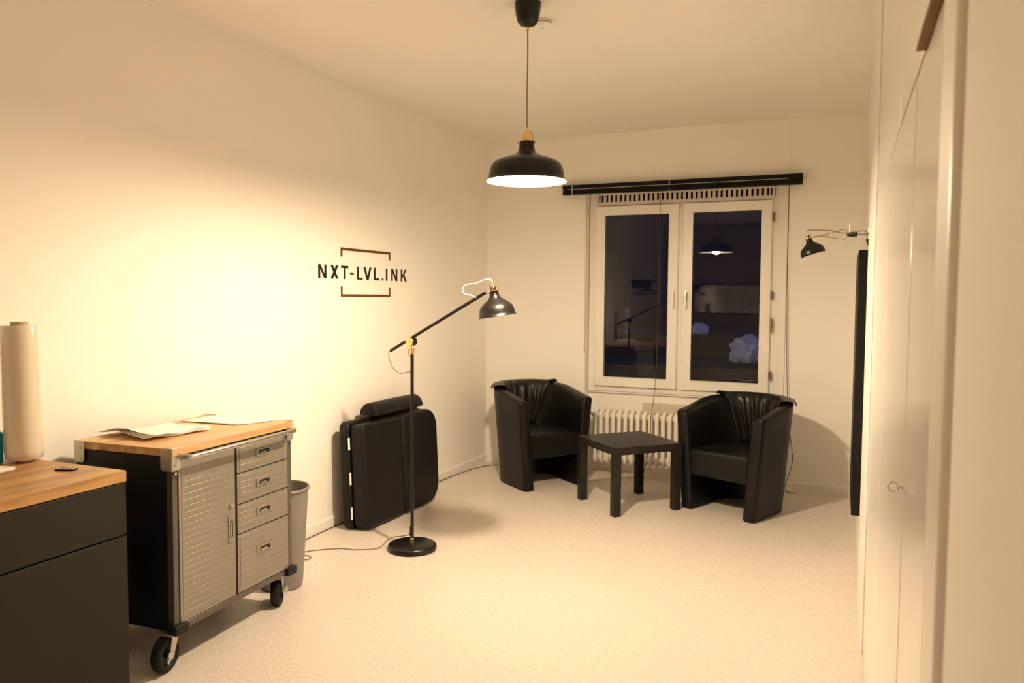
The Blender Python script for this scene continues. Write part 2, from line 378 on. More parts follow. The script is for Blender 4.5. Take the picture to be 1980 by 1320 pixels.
# local x runs along the view's right, y away from the viewer
MB().lathe([(0, 0), (.131, 0), (.136, .004), (.136, .022), (.131, .030), (.122, .034), (.02, .040), (0, .040)], 56).build('base', 'lampblack', fl, smooth_deg=40)
MB().lathe([(0, .040), (.012, .040), (.012, .062), (.008, .066), (0, .066)], 20).build('base_collar', 'brass', fl)
MB().cyl((0, 0, .066), (0, 0, 1.095), .0098, 20).build('pole', 'lampblack', fl)
MB().lathe([(0, 1.095), (.010, 1.095), (.010, 1.100), (.012, 1.102), (.012, 1.128), (0, 1.128)], 20).build('pole_cap', 'brass', fl)
JZ = 1.165
AR = math.radians(-36); RZ = Matrix.Rotation(AR, 4, 'Z'); dx = Vector((math.cos(AR), math.sin(AR), 0))    # the arm swings out towards the viewer
def turned(o): o.rotation_euler = (0, 0, AR); return o
b = MB(); b.cyl((0, -.026, JZ), (0, -.014, JZ), .026, 32); b.box(-.011, .011, -.022, -.014, 1.122, JZ); b.cyl((0, -.030, JZ), (0, -.026, JZ), .008, 16)
turned(b.build('joint_disc', 'brass', fl, bevel=.002))
turned(MB().cyl((0, -.014, JZ), (0, .018, JZ), .024, 32).build('joint_hub', 'lampblack', fl, bevel=.002))
A0 = Vector((-.134, .097, 1.106)); A1 = Vector((.417, -.302, 1.436)); ad = (A1 - A0).normalized(); AL = (A1 - A0).length
MB().cyl(A0, A1, .0085, 18).build('arm', 'lampblack', fl, bevel=.001)
hx = Vector((.477, -.345, 1.316)); HS = .92
hm = Matrix.Translation(hx) @ Matrix.Rotation(math.radians(-9), 4, 'Y')
b = MB(); small_shade(b, HS, hm); b.build('shade', 'lampblack', fl, smooth_deg=60)
b = MB(); small_lining(b, HS, hm); b.build('shade_lining', 'lampwhite', fl, smooth_deg=60)
b = MB(); small_bulb(b, HS, hm); b.build('bulb', 'lampwhite', fl, smooth_deg=60)
b = MB(); small_cage(b, HS, hm); b.cyl(A1 - ad * .004, hm @ (RZ @ Vector((-.036 * HS, 0, .1425 * HS))), .0045, 10); b.build('cage', 'brass', fl)
MB().lathe([(0, .142 * HS), (.016 * HS, .142 * HS), (.015 * HS, .158 * HS), (.010 * HS, .170 * HS), (0, .171 * HS)], 20, hm).build('lamp_socket', 'lampblack', fl)
top = hm @ Vector((0, 0, .192 * HS))
def off(k, z): return Vector((k, -k * .35, z))
MB().tube([top, top + off(-.010, .011), top + off(-.042, .008), top + off(-.083, -.009), top + off(-.133, -.016), top + off(-.155, -.041), top + off(-.138, -.066), top + off(-.108, -.070), A0 + ad * (AL - .070)], .0026, 8, sub=5).build('cord', 'whitecord', fl)
def ao(k, z): return A0 + Vector((k, -k * .80, z))
MB().tube([A0, ao(-.012, -.012), ao(-.008, -.05), ao(.018, -.098), ao(.060, -.122), ao(.105, -.112), (-.009, .0, .995)], .0018, 6, sub=5).build('loop_cord', 'darkcord', fl)
MB().tube([(-.009, 0, 1.08), (-.018, 0, 1.095), (-.018, 0, 1.115), (-.008, .005, 1.125)], .0018, 6, sub=4).build('joint_cord', 'darkcord', fl)

def w2l(o, p):
    return Matrix.Translation(o.location).__matmul__(o.rotation_euler.to_matrix().to_4x4()).inverted() @ Vector(p)
pc = [(FLX - .012, FLY, .085), (FLX - .05, FLY - .01, .072), (FLX - .115, FLY - .035, .060), (FLX - .155, FLY - .06, .02), (FLX - .185, FLY - .085, .003), (-2.46, 3.60, .003), (-2.552, 3.580, .003), (-2.66, 3.50, .003), (-2.72, 3.40, .003), (-2.68, 3.34, .003), (-2.61, 3.352, .003), (-2.60, 3.38, .003), (-2.645, 3.41, .003), (-2.74, 3.36, .003)]
MB().tube([w2l(fl, p) for p in pc], .003, 8, sub=6).build('power_cord', 'greycord', fl)
MB().box(-.013, -.009, -.006, .006, .075, .13).build('cord_clip', 'lampblack', fl)

# ------------------------------------------------------------------ lettering on the left wall
def lw(y, z, off=.0): return Vector((LX(y) + off, y, z))
lg = thing('wall_lettering', 'black NXT-LVL.INK lettering with bronze corner brackets on the wall', 'sign', (LX(4.3), 4.3, 1.56), (0, 0, -math.atan(.021)))
def letter(ch, y0, y1, z0, z1, t=.0235, name='letter', m='ink'):
    polys = []
    w = y1 - y0
    if ch == 'N': polys = [[(y0, z0), (y0 + t, z0), (y0 + t, z1), (y0, z1)], [(y1 - t, z0), (y1, z0), (y1, z1), (y1 - t, z1)], [(y0 + .002, z1), (y0 + t * 1.15, z1), (y1 - .002, z0), (y1 - t * 1.15, z0)]]
    elif ch == 'X': polys = [[(y0, z1), (y0 + t * 1.25, z1), (y1, z0), (y1 - t * 1.25, z0)], [(y1 - t * 1.25, z1), (y1, z1), (y0 + t * 1.25, z0), (y0, z0)]]
    elif ch == 'T': polys = [[(y0, z1 - .0145), (y1, z1 - .0145), (y1, z1), (y0, z1)], [((y0 + y1 - t) / 2, z0), ((y0 + y1 + t) / 2, z0), ((y0 + y1 + t) / 2, z1 - .0145), ((y0 + y1 - t) / 2, z1 - .0145)]]
    elif ch == 'L': polys = [[(y0, z0), (y0 + t, z0), (y0 + t, z1), (y0, z1)], [(y0 + t, z0), (y1, z0), (y1, z0 + .0135), (y0 + t, z0 + .0135)]]
    elif ch == 'V': c = (y0 + y1) / 2; polys = [[(y0, z1), (y0 + t * 1.15, z1), (c + t * .5, z0), (c - t * .6, z0)], [(y1 - t * 1.15, z1), (y1, z1), (c + t * .6, z0), (c - t * .5, z0)]]
    elif ch == 'K': polys = [[(y0, z0), (y0 + t, z0), (y0 + t, z1), (y0, z1)], [(y1 - t * 1.3, z1), (y1, z1), (y0 + t * 1.2, z0 + .026), (y0 + t * .9, z0 + .038)], [(y0 + t * 1.25, z0 + .048), (y0 + t * 2.1, z0 + .056), (y1, z0), (y1 - t * 1.35, z0)]]
    else: polys = [[(y0, z0), (y1, z0), (y1, z1), (y0, z1)]]
    b = MB()
    for q, p in enumerate(polys): b.prism([(a - 4.3, c - 1.56) for a, c in p], 0, .0002, .0016 + q * .00008)
    o = b.build(name, m, lg); return o
LD = [('N', 3.799, 3.877), ('X', 3.916, 3.994), ('T', 4.021, 4.094), ('L', 4.186, 4.247), ('V', 4.258, 4.346), ('L', 4.374, 4.434), ('I', 4.515, 4.534), ('N', 4.580, 4.656), ('K', 4.701, 4.777)]
for ch, a, c in LD: letter(ch, a, c, 1.517, 1.600, t=.0192)
letter('-', 4.113, 4.152, 1.546, 1.561, name='dash', m='bronze'); letter('.', 4.465, 4.485, 1.517, 1.5325, name='dot', m='bronze')
for za, zb, nm in ((1.655, 1.711, 'top_bracket'), (1.407, 1.473, 'bottom_bracket')):
    b = MB(); yo0, yo1, t, tz = 4.017, 4.570, .018, .0165
    top_ = nm[0] == 't'
    if top_: pts = [(yo0, za), (yo0 + t, za), (yo0 + t, zb - tz), (yo1 - t, zb - tz), (yo1 - t, za), (yo1, za), (yo1, zb), (yo0, zb)]
    else: pts = [(yo0, za), (yo1, za), (yo1, zb), (yo1 - t, zb), (yo1 - t, za + tz), (yo0 + t, za + tz), (yo0 + t, zb), (yo0, zb)]
    b.prism([(a - 4.3, c - 1.56) for a, c in pts], 0, .0002, .0016); b.build(nm, 'bronze', lg)

# ------------------------------------------------------------------ tub armchairs
def u_path(A, d, n=40):
    out = []
    for k in range(7): out.append((A, -d + d * k / 7, 1, 0))
    for k in range(n + 1):
        a = PI * k / n; out.append((A * math.cos(a), A * math.sin(a), math.cos(a), math.sin(a)))
    for k in range(6, -1, -1): out.append((-A, -d + d * k / 7, -1, 0))
    return out
def make_chair(label, loc, rz, flip=1, fold=0.):
    t = thing('armchair', label, 'armchair', (*loc, 0), (0, 0, rz), 'black tub armchairs at the window')
    A, d, th, fl_ = .268, .285, .082, .058
    P = u_path(A, d)
    def back(px, py):                             # 1 at the back, 0 at the front of the arms
        return max(0, min(1, (py + d) / (d + A)))
    def section(px, py, nx, ny, shrink=0., adv=0.):
        q = back(px, py); H = .668 + .074 * math.sin(q * PI / 2) ** 1.2
        pts = []
        o_ = lambda z: fl_ * (z / .74) ** 1.1
        rr = .020
        for z in (.012, .18, .36, .52, H - rr * 1.6): pts.append((o_(z) , z))
        for k in range(1, 5):
            a = PI / 2 * k / 5; pts.append((o_(H) - rr + rr * math.cos(a), H - rr * 1.6 + rr * 1.6 * math.sin(a)))
        pts.append((o_(H) - rr, H)); pts.append((o_(H) - th + rr, H - .006))
        for k in range(1, 5):
            a = PI / 2 * k / 5; pts.append((o_(H) - th + rr - rr * math.sin(a), H - .006 - rr * 1.4 + rr * 1.4 * math.cos(a)))
        for z in (H - .04, .50, .34, .17, .012): pts.append((o_(z) - th, z))
        cx = sum(p[0] for p in pts) / len(pts); cz = .34
        res = []
        for a, z in pts:
            a2 = a + (-shrink if a > cx else shrink); z2 = z - shrink if z > cz else z
            res.append(Vector((px + nx * a2, py + ny * a2 - adv, z2)))
        return res
    rs = []
    f = P[0]; e = P[-1]
    for sh, av in ((.014, .026), (.007, .0235), (.002, .016)): rs.append(section(*f, shrink=sh, adv=av))
    for p in P: rs.append(section(*p))
    for sh, av in ((.002, .016), (.007, .0235), (.014, .026)): rs.append(section(*e, shrink=sh, adv=av))
    b = MB(); b.rings(rs, True, True, True); b.build('shell', 'leather', t, smooth_deg=50)
    # glide feet
    for (x, y) in ((.22, -.27), (-.22, -.27), (.14, .19), (-.14, .19)): MB().cyl((x, y, 0), (x, y, .0125), .018, 12).build('glide', 'rubber', t)
    # seat cushion with a crowned top
    IA = A + fl_ * .45 - th - .003
    out = [(IA, -d - .012)] + [(IA * math.cos(PI * k / 24), IA * math.sin(PI * k / 24)) for k in range(25)] + [(-IA, -d - .012)]
    rs = []
    for z, s_ in ((.235, .93), (.236, .97), (.245, .995), (.27, 1.), (.38, 1.), (.398, .99), (.408, .96), (.413, .90), (.420, .5), (.422, .05)):
        rs.append([Vector((x * s_, -.07 + (y + .07) * s_, z)) for x, y in out])
    b = MB(); b.rings(rs, True, True, True); b.build('seat', 'leather', t, smooth_deg=60)
    # loose pleated back cover hanging over the rim
    n = 96; rs = []; rows = []
    a0, a1 = math.radians(8), math.radians(150)
    if flip < 0: a0, a1 = math.radians(30), math.radians(172)
    for j in range(n + 1):
        u = j / n; a = a0 + (a1 - a0) * u
        nx, ny = math.cos(a), math.sin(a)
        q = back(0, A * ny); H = .668 + .074 * math.sin(q * PI / 2) ** 1.2
        pleat = .5 + .5 * math.sin(u * 2 * PI * 6.3 + 1.2 * math.sin(u * 9))
        row = []
        edge = max(0, abs(u - .5) * 2 - .82) / .18
        for v, (base, z) in enumerate([(-th - .004, .40), (-th - .006, .45), (-th - .008, .50), (-th - .010, .55), (-th - .011, .60), (-th - .011, H - .05), (-th - .008, H - .02), (-th + .012, H + .006), (-.045, H + .012), (-.015, H + .010), (.010, H + .001), (.020, H - .014)]):
            g = min(1, v / 3.) * (1 if v < 6 else .35 if v < 8 else .15)
            off = base - .018 * pleat ** 2 * g - .004 * math.sin(u * 40 + v * .8) * g
            if v >= 8: off += .016 * edge; 
            zz = z + (.012 * edge if v >= 7 else 0)
            rad = A + fl_ * min(z, H) / .74 + off
            sway = .020 * math.sin(u * 7 + 2) * (1 - v / 11.)
            am = (a0 + a1) / 2; av = am + (a - am) * (.60 + .40 * min(1, v / 7.)) + sway
            row.append(Vector((rad * math.cos(av), rad * math.sin(av), zz)))
        rows.append(row)
    b = MB(); b.rings(rows, False); b.build('back_cover', 'drape', t, smooth_deg=80, solid=.005)
    return t
make_chair('black leather tub armchair left of the low table, in the corner', (-2.165, 5.585), math.radians(52), flip=-1)
make_chair('black leather tub armchair right of the low table', (-.605, 5.425), math.radians(-23), flip=1)

# ------------------------------------------------------------------ low table
tb = thing('side_table', 'low square black side table between the two armchairs', 'table', (-1.325, 5.185, 0), (0, 0, math.radians(45.5)))
S = .256
MB().box(-S, S, -S, S, .40, .45).build('tabletop', 'table', tb, bevel=.0015)
for sx in (-1, 1):
    for sy in (-1, 1):
        x = sx * (S - .026); y = sy * (S - .026)
        MB().box(x - .0255, x + .0255, y - .0255, y + .0255, 0, .40).build('leg', 'table', tb, bevel=.001)

# ------------------------------------------------------------------ radiator
rd = thing('radiator', 'white column radiator in the niche under the window', 'radiator', (-1.79, 5.985, 0))
pitch = .0495; nsec = 21
b = MB()
loop = [Vector((0, y, z)) for y, z in rrect(-.060, .060, .115, .515, .040, 6)]
b.tube(loop, .0165, 10, loop=True)
b.tube([(0, 0, .118), (0, 0, .512)], .011, 8)
for z in (.150, .480): b.cyl((-pitch / 2, 0, z), (pitch / 2, 0, z), .026, 14)
s0 = b.build('section', 'radiator', rd, smooth_deg=60)
for k in range(1, nsec): inst(s0, rd, (k * pitch, 0, 0))
for x in (pitch * 1.5, pitch * (nsec - 2.5)): MB().box(x - .01, x + .01, -.03, .19, .122, .137).build('wall_bracket', 'radiator', rd)
b = MB(); b.cyl((-.025, 0, .480), (-.045, 0, .480), .012, 12); b.cyl((-.045, 0, .480), (-.050, 0, .50), .006, 8); b.build('bleed_valve', 'zinc', rd)
bx = thing('heat_meter_box', 'flat beige box on the wall behind the radiator top', 'box', (-1.285, 6.15, .49))
MB().box(-.175, .175, 0, .022, 0, .085).build('body', 'box', bx, bevel=.004)
for x in (.055, .125): MB().box(x - .032, x + .032, -.002, .0005, .022, .062).build('cover_plate', 'box', bx, bevel=.001)

# ------------------------------------------------------------------ blind above the window
bl = thing('window_blind', 'black raised blind with rail across the top of the window', 'blind', (-1.197, 6.02, 2.237))
HW = .907
MB().box(-HW, HW, -.035, .033, .044, .075).build('head_rail', 'blackmetal', bl, bevel=.002)
b = MB()
for k in range(8): b.box(-HW + .002, HW - .002, -.033 + .0006 * (k % 2), .024, .0005 + k * .0046, .0044 + k * .0046)
b.build('slat_stack', 'blackmetal', bl)
MB().box(-HW + .05, HW - .10, -.0365, -.034, .0385, .0425).build('silver_strip', 'steel', bl)
for x in (-HW + .085, -HW + .86): MB().box(x - .004, x + .004, -.040, -.0352, -.004, .072).build('clip', 'steel', bl)
MB().box(-.09, -.02, -.042, -.0355, .006, .036).build('cord_lock', 'rubber', bl, bevel=.002)
for k in range(9): 
    x = -HW + .06 + k * .21; MB().cyl((x, -.01, -.008), (x, -.01, .0), .006, 8).build('end_knob', 'steel', bl)
def bw_(x, y, z): return (x + 1.197, y - 6.02, z - 2.237)
MB().tube([bw_(-1.312, 5.995, 2.24), bw_(-1.314, 6.0, 1.6), bw_(-1.322, 6.0, .9), bw_(-1.332, 5.95, .60), bw_(-1.336, 5.895, .50), bw_(-1.342, 5.885, .25), bw_(-1.38, 5.80, .02), bw_(-1.40, 5.78, .004)], .0022, 6, sub=5).build('pull_cord', 'darkcord', bl)
MB().tube([bw_(-.383, 6.03, 2.24), bw_(-.378, 6.03, 1.4), bw_(-.360, 6.03, .75), bw_(-.335, 6.02, .45), bw_(-.315, 6.02, .31), bw_(-.310, 6.0, .22), bw_(-.335, 5.985, .12), bw_(-.358, 5.98, .04), bw_(-.34, 5.975, .006), bw_(-.275, 5.97, .005)], .0024, 6, sub=5).build('lift_cord', 'darkcord', bl)
MB().lathe([(0, -.014), (.009, -.011), (.0125, 0), (.009, .011), (0, .014)], 16, Matrix.Translation(bw_(-.315, 6.02, .30))).build('cord_ball', 'whitecord', bl)
b = MB(); b.cyl(bw_(-1.915, 6.035, 2.24), bw_(-1.918, 6.035, 1.02), .004, 8); b.cyl(bw_(-1.918, 6.035, 1.02), bw_(-1.918, 6.035, .97), .006, 8); b.build('tilt_wand', 'vent', bl)

# ------------------------------------------------------------------ folded massage table leaning on the left wall
mt = thing('massage_table', 'black folded massage table leaning against the lettering wall', 'massage table', (-2.568, 3.875, .0085), (0, math.radians(-2.6), math.radians(-1.2)))
W, Hh = .88, .655
MB().prism(rrect(0, W, 0, Hh, (.10, .10, .045, .05), 8), 0, -.178, -.112).build('back_half', 'vinyl', mt, bevel=.016, seg=3)
fp = MB().prism(rrect(.012, .440, .004, Hh - .018, (.018, .02, .03, .055), 8), 0, -.104, -.008).build('front_pad', 'vinyl', mt, bevel=.022, seg=4)
MB().prism(rrect(.444, W + .005, .004, Hh - .014, (.13, .13, .03, .018), 10), 0, -.104, -.003).build('front_pad', 'vinyl', mt, bevel=.026, seg=4)
MB().box(-.112, -.104, .03, .84, .03, .60).build('gap_filler', 'void', mt)  # black filler, shade of the gap between the halves put into its colour
for z in (.105, .315, .525): MB().box(-.1115, -.1055, -.001, .012, z - .037, z + .037).build('hinge_clip', 'plastic', mt, bevel=.001)
bo = thing('bolster', 'black half-round bolster lying on top of the folded massage table', 'cushion', (-2.705, 4.385, .6675), (0, math.radians(0), math.radians(-1.2)))
hp = [(.070 * math.cos(PI * k / 16) , .076 * math.sin(PI * k / 16)) for k in range(17)]
b = MB(); rs = []
for y, s_ in ((-0.280, .80), (-0.277, .93), (-0.265, 1.), (-.2, 1.01), (0, 1.02), (.2, 1.01), (0.265, 1.), (0.277, .93), (0.280, .80)):
    rs.append([Vector((a * s_, y, .002 + c * s_)) for a, c in hp])
b.rings(rs, True, True, True); b.build('padding', 'vinyl', bo, smooth_deg=50, bevel=.006)
b = MB(); b.prism([(.068, .002), (.04, .001), (.008, .032), (.018, .044)], 1, -.284, -.279); b.build('end_flap', 'vinyl', bo, bevel=.002)

# loose cable along the baseboard
cw = [(LX(3.30) + .05, 3.30), (LX(3.6) + .028, 3.60), (LX(3.9) + .018, 3.90), (LX(4.4) + .018, 4.40), (LX(5.0) + .018, 5.00), (LX(5.4) + .022, 5.40), (LX(5.7) + .045, 5.70), (-2.70, 5.90), (-2.58, 5.97), (-2.40, 5.99)]
tag(MB().tube([(x, y, .0028) for x, y in cw], .0026, 8, sub=6).build('cable', 'darkcord'), 'thin dark cable lying along the left baseboard into the corner', 'cable')

# ------------------------------------------------------------------ rolling tool cabinet
ct = thing('tool_cabinet', 'rolling steel tool cabinet with ribbed fronts and butcher-block top', 'cabinet', (-2.516, 2.478, 0), (0, 0, math.radians(2.5)))
D2, W2 = .240, .362                                   # local x to the front, y along the front
b = MB()
b.box(-D2, D2 - .03, -W2, -W2 + .018, .150, .795).box(-D2, D2 - .03, W2 - .018, W2, .150, .795)
b.box(-D2, -D2 + .018, -W2 + .018, W2 - .018, .150, .795).box(-D2 + .018, D2 - .035, -W2 + .018, W2 - .018, .150, .185).box(-D2 + .018, D2 - .035, -W2 + .018, W2 - .018, .772, .795)
b.build('body', 'cartblack', ct, bevel=.003)
b = MB()
b.box(D2 - .03, D2 - .004, -W2, -W2 + .026, .150, .795).box(D2 - .03, D2 - .004, W2 - .026, W2, .150, .795)
b.box(D2 - .03, D2 - .003, -W2, W2, .146, .172)
b.build('front_frame', 'cartgrey', ct, bevel=.003)
MB().box(D2 - .034, D2 - .008, -W2 + .026, W2 - .026, .778, .797).build('top_rail', 'cartblack', ct)
MB().box(D2 - .034, D2 - .008, -.016, -.006, .172, .786).build('centre_post', 'cartblack', ct)
# ribbed pressed sheet fronts (profile extruded along y)
def ribbed(y0, y1, z0, z1, ribs, name):
    b = MB(); x0 = D2 - .018; x1 = D2
    b.box(x0, x1 - .002, y0, y1, z0, z1)
    m_ = .014
    for z in ribs:
        pr = [(x1 - .0021, z - .0108), (x1 - .0008, z - .0098), (x1 - .0008, z + .0098), (x1 - .0021, z + .0108)]
        b.rings([[Vector((a, y, c)) for a, c in pr] for y in (y0 + m_, y1 - m_)], True, True, True)
    return b.build(name, 'sheet', ct, bevel=.0015, smooth_deg=25)
dr = ribbed(-W2 + .030, -.017, .176, .777, [.20 + .0232 * k for k in range(24)], 'door')
def pull(parent, y, z, vertical=False, lab=None):
    w, h = (.0155, .055) if vertical else (.052, .0175)
    o = MB().prism(rrect(y - w, y + w, z - h, z + h, .002), 0, D2 - .003, D2 + .0025).build('pull_plate', 'sheet', parent, bevel=.001)
    w2, h2 = (.0075, .034) if vertical else (.034, .0090)
    MB().prism(rrect(y - w2, y + w2, z - h2, z + h2, min(w2, h2) * .98), 0, D2 + .0005, D2 + .0031).build('pull_slot', 'void', o)  # black patch proud of the plate, stands in for the shade in the slot
    b = MB()
    if vertical: b.prism(rrect(y - .0050, y - .0015, z - .028, z + .028, .0015), 0, D2 + .0022, D2 + .0045)
    else: b.prism(rrect(y - .030, y + .012, z - .0070, z + .0012, .003), 0, D2 + .0022, D2 + .0055)
    b.build('pull_lip', 'steel', o)
pull(dr, -.046, .452, True)
MB().cyl((D2 - .002, -.046, .545), (D2 + .008, -.046, .545), .008, 16).build('lock', 'steel', dr, bevel=.001)
for z0, z1, zp, rb in ((.666, .777, .728, 5), (.540, .661, .602, 5), (.418, .535, .482, 5), (.176, .413, .318, 3)):
    rl = [z1 - .020 - .0232 * k for k in range(rb if z0 > .3 else 10)]
    d_ = ribbed(-.003, W2 - .030, z0, z1, [z for z in rl if z - .012 > z0], 'drawer')
    pull(d_, .166, zp)
# butcher-block top: staves
tp = MB().box(-D2 - .004, D2 - .002, -W2 - .004, W2 + .004, .7955, .798).build('worktop', 'cartblack', ct)
nst = 11; sw = (2 * D2 + .008) / nst
sh = None
for k in range(nst):
    x0 = -D2 - .004 + k * sw
    MB().box(x0 + .0003, x0 + sw - .0003, -W2 - .005, W2 + .005, .798, .826).build('stave', 'beech', tp, bevel=.0012)
# stainless corner plates with rivets
def corner(sx, sy):
    b = MB(); w = .052; x = sx * (D2 + .001); y = sy * (W2 + .006)
    zt, zb = .829, .745
    fx = lambda a: x - sx * a
    fy = lambda a: y - sy * a
    py = [(fy(0), zt), (fy(0), zb), (fy(w - .018), zb), (fy(w - .006), zb + .008), (fy(w - .012), zb + .035), (fy(w), zt - .025), (fy(w - .004), zt)]
    px = [(fx(0), zt), (fx(0), zb), (fx(w - .01), zb), (fx(w), zb + .010), (fx(w), zt - .004), (fx(w - .004), zt)]
    b.prism(py, 0, x - .0 * sx, x + .0022 * sx)
    b.prism(px, 1, y, y + .0022 * sy)
    o = b.build('corner_plate', 'zinc', ct, bevel=.001)
    for z in (zb + .018, zb + .055):
        rv = MB(); rv.lathe([(.004, 0), (.0035, .002), (0, .003)], 10, Matrix.Translation((fx(.035), y + .0022 * sy, z)) @ Matrix.Rotation(-sy * PI / 2, 4, 'X'))
        rv.build('rivet', 'steel', o)
        rv = MB(); rv.lathe([(.004, 0), (.0035, .002), (0, .003)], 10, Matrix.Translation((x + .0022 * sx, fy(.014), z)) @ Matrix.Rotation(sx * PI / 2, 4, 'Y'))
        rv.build('rivet', 'steel', o)
for sx in (-1, 1):
    for sy in (-1, 1): corner(sx, sy)
# push bar
yb = W2 - .030
MB().tube([(D2 + .002, -yb, .797), (D2 + .022, -yb, .796), (D2 + .040, -yb + .006, .795), (D2 + .049, -yb + .024, .794), (D2 + .050, -yb + .06, .794), (D2 + .050, 0, .794), (D2 + .050, yb - .06, .794), (D2 + .049, yb - .024, .794), (D2 + .040, yb - .006, .795), (D2 + .022, yb, .796), (D2 + .002, yb, .797)], .0100, 16, sub=4).build('push_bar', 'steel', ct, smooth_deg=60)
for sy in (-1, 1):
    MB().cyl((D2 - .004, sy * (W2 - .012), .735), (D2 + .004, sy * (W2 - .012), .735), .007, 12).build('frame_bolt', 'steel', ct, bevel=.001)
for sy in (-1, 1):
    MB().prism(rrect(min(sy * (W2 - .055), sy * (W2 + .014)), max(sy * (W2 - .055), sy * (W2 + .014)), .142, .178, .006), 0, D2 - .028, D2 + .016).build('bumper', 'rubber', ct, bevel=.004)
def caster(x, y, yaw, side=1):
    e = bpy.data.objects.new('caster', None); COL.objects.link(e); e.parent = ct; e.location = (x, y, 0); e.rotation_euler = (0, 0, yaw)
    WR = .066; k = WR / .060
    rx = Matrix.Translation((-.022, 0, WR)) @ Matrix.Rotation(PI / 2, 4, 'X')          # wheel axis along local y
    b = MB(); b.lathe([(r * k, z) for r, z in [(.034, -.014), (.040, -.020), (.052, -.022), (.058, -.017), (.060, -.008), (.060, .008), (.058, .017), (.052, .022), (.040, .020), (.034, .014), (.034, -.014)]], 36, rx)
    b.build('tyre', 'rubber', e, smooth_deg=50)
    b = MB(); b.lathe([(r * k, z) for r, z in [(0, -.016), (.012, -.018), (.013, -.012), (.034, -.010), (.0345, -.014), (.0345, .014), (.034, .010), (.013, .012), (.012, .018), (0, .016)]], 30, rx); b.build('hub', 'blackmetal', e)
    b = MB()
    for s_ in (-1, 1):
        b.prism([(-.034, .056), (-.028, .048), (-.014, .048), (-.008, .060), (.026, .132), (-.018, .132)], 1, s_ * .0275 - .0015, s_ * .0275 + .0015)
    b.box(-.026, .030, -.029, .029, .1325, .136); b.cyl((0, 0, .134), (0, 0, .146), .020, 20)
    b.box(-.036, .036, -.036, .036, .1435, .1475)
    b.cyl((-.022, -.033, WR), (-.022, .033, WR), .006, 10)
    b.build('fork', 'zinc', e, bevel=.0008)
    y0, y1 = (.030, .036) if side > 0 else (-.036, -.030)
    b = MB(); b.prism([(-.052, .046), (-.060, .062), (-.044, .084), (-.020, .080), (-.012, .066), (-.030, .056)], 1, y0, y1)
    b.prism([(-.066, .052), (-.058, .046), (-.046, .066), (-.054, .072)], 1, y0 - .006 if side < 0 else y1, y0 if side < 0 else y1 + .006)
    b.build('brake_lever', 'zinc', e, bevel=.001)
    return e
caster(.190, -.338, math.radians(100), -1); caster(.196, .300, math.radians(-62), 1)
caster(-D2 + .06, -W2 + .06, math.radians(20)); caster(-D2 + .06, W2 - .06, math.radians(160))

# true up the cabinet's height and width
for o in ct.children_recursive:
    if o.type == 'MESH' and not (o.parent and o.parent.name.startswith('caster')):
        for v in o.data.vertices:
            if v.co.z > .176: v.co.z = .176 + (v.co.z - .176) * 1.027
            if v.co.y < 0: v.co.y *= .975

# papers on the cart
def sheet(name, label, pts, z, curl, cat='paper', group=None, nx=14, ny=10, thick=.0008, layers=1):
    """a quad of paper given by its four corners (world xy), curl(u, v) lifts it"""
    o_ = Vector(((pts[0][0] + pts[2][0]) / 2, (pts[0][1] + pts[2][1]) / 2, z))
    t = thing(name, label, cat, o_, group=group) if layers > 1 else None
    for L in range(layers):
        b = MB(); rows = []
        for i in range(nx + 1):
            u = i / nx; row = []
            for j in range(ny + 1):
                v = j / ny
                p = Vector(pts[0]) * (1 - u) * (1 - v) + Vector(pts[1]) * u * (1 - v) + Vector(pts[2]) * u * v + Vector(pts[3]) * (1 - u) * v
                c_ = Vector(((pts[0][0] + pts[2][0]) / 2, (pts[0][1] + pts[2][1]) / 2)); p = c_ + Matrix.Rotation(.06 * L, 2) @ (p - c_)
                row.append(Vector((p.x, p.y, z + .0012 + .0022 * L + curl(u, v) * (1 + .12 * L))) - o_)
            rows.append(row)
        b.rings(rows, False)
        o = b.build('page' if t else name, 'paper', t, smooth_deg=80, solid=thick)
        if not t: o.location = o_; tag(o, label, cat, group)
    return t
sheet('paper_stack', 'curled white papers near the left end of the tool cabinet top', [(-2.765, 2.245), (-2.67, 2.545), (-2.43, 2.50), (-2.475, 2.205)], .844,
      lambda u, v: .018 * max(0, 1 - u * 3.2) * (.4 + .6 * math.sin(v * PI * 1.1)) + .005 * math.sin(u * 5 + v * 4) ** 2 + .010 * max(0, v - .7), layers=4, group='papers on the tool cabinet')
sheet('paper_stack', 'flat white papers at the far end of the tool cabinet top', [(-2.735, 2.635), (-2.70, 2.825), (-2.36, 2.815), (-2.43, 2.640)], .844,
      lambda u, v: .002 * math.sin(u * 3 + v * 2) ** 2, layers=2, group='papers on the tool cabinet')

# ------------------------------------------------------------------ dark cabinet with oak worktop at the left edge
CY1 = 1.928; CX = -2.255; CY0 = .93
cb = thing('base_cabinet', 'anthracite base cabinet with flush fronts at the left edge', 'cabinet', (-2.55, 1.43, 0))
MB().box(-.275, .275, -.498, .494, .0, .770).build('carcass', 'cabinet', cb, bevel=.002)
def front(z0, z1, nm):
    return MB().box(.276, .294, -.499, .497, z0, z1).build(nm, 'cabinet', cb, bevel=.0015)
front(.588, .766, 'drawer'); front(.02, .581, 'door')
wt = thing('worktop', 'oak stave worktop lying on the anthracite cabinet', 'worktop', (-2.55, 1.43, .7705))
nst = 8; sw = .592 / nst
for k in range(nst):
    x0 = -.296 + k * sw
    MB().box(x0 + .0003, x0 + sw - .0003, -.50, .498, 0, .0375).build('stave', 'oak', wt, bevel=.001)
ZT = .808
fr = thing('film_roll', 'tall upright roll of clear stretch film on the oak worktop', 'roll', (-2.705, 1.883, ZT), (0, math.radians(-1.0), 0))
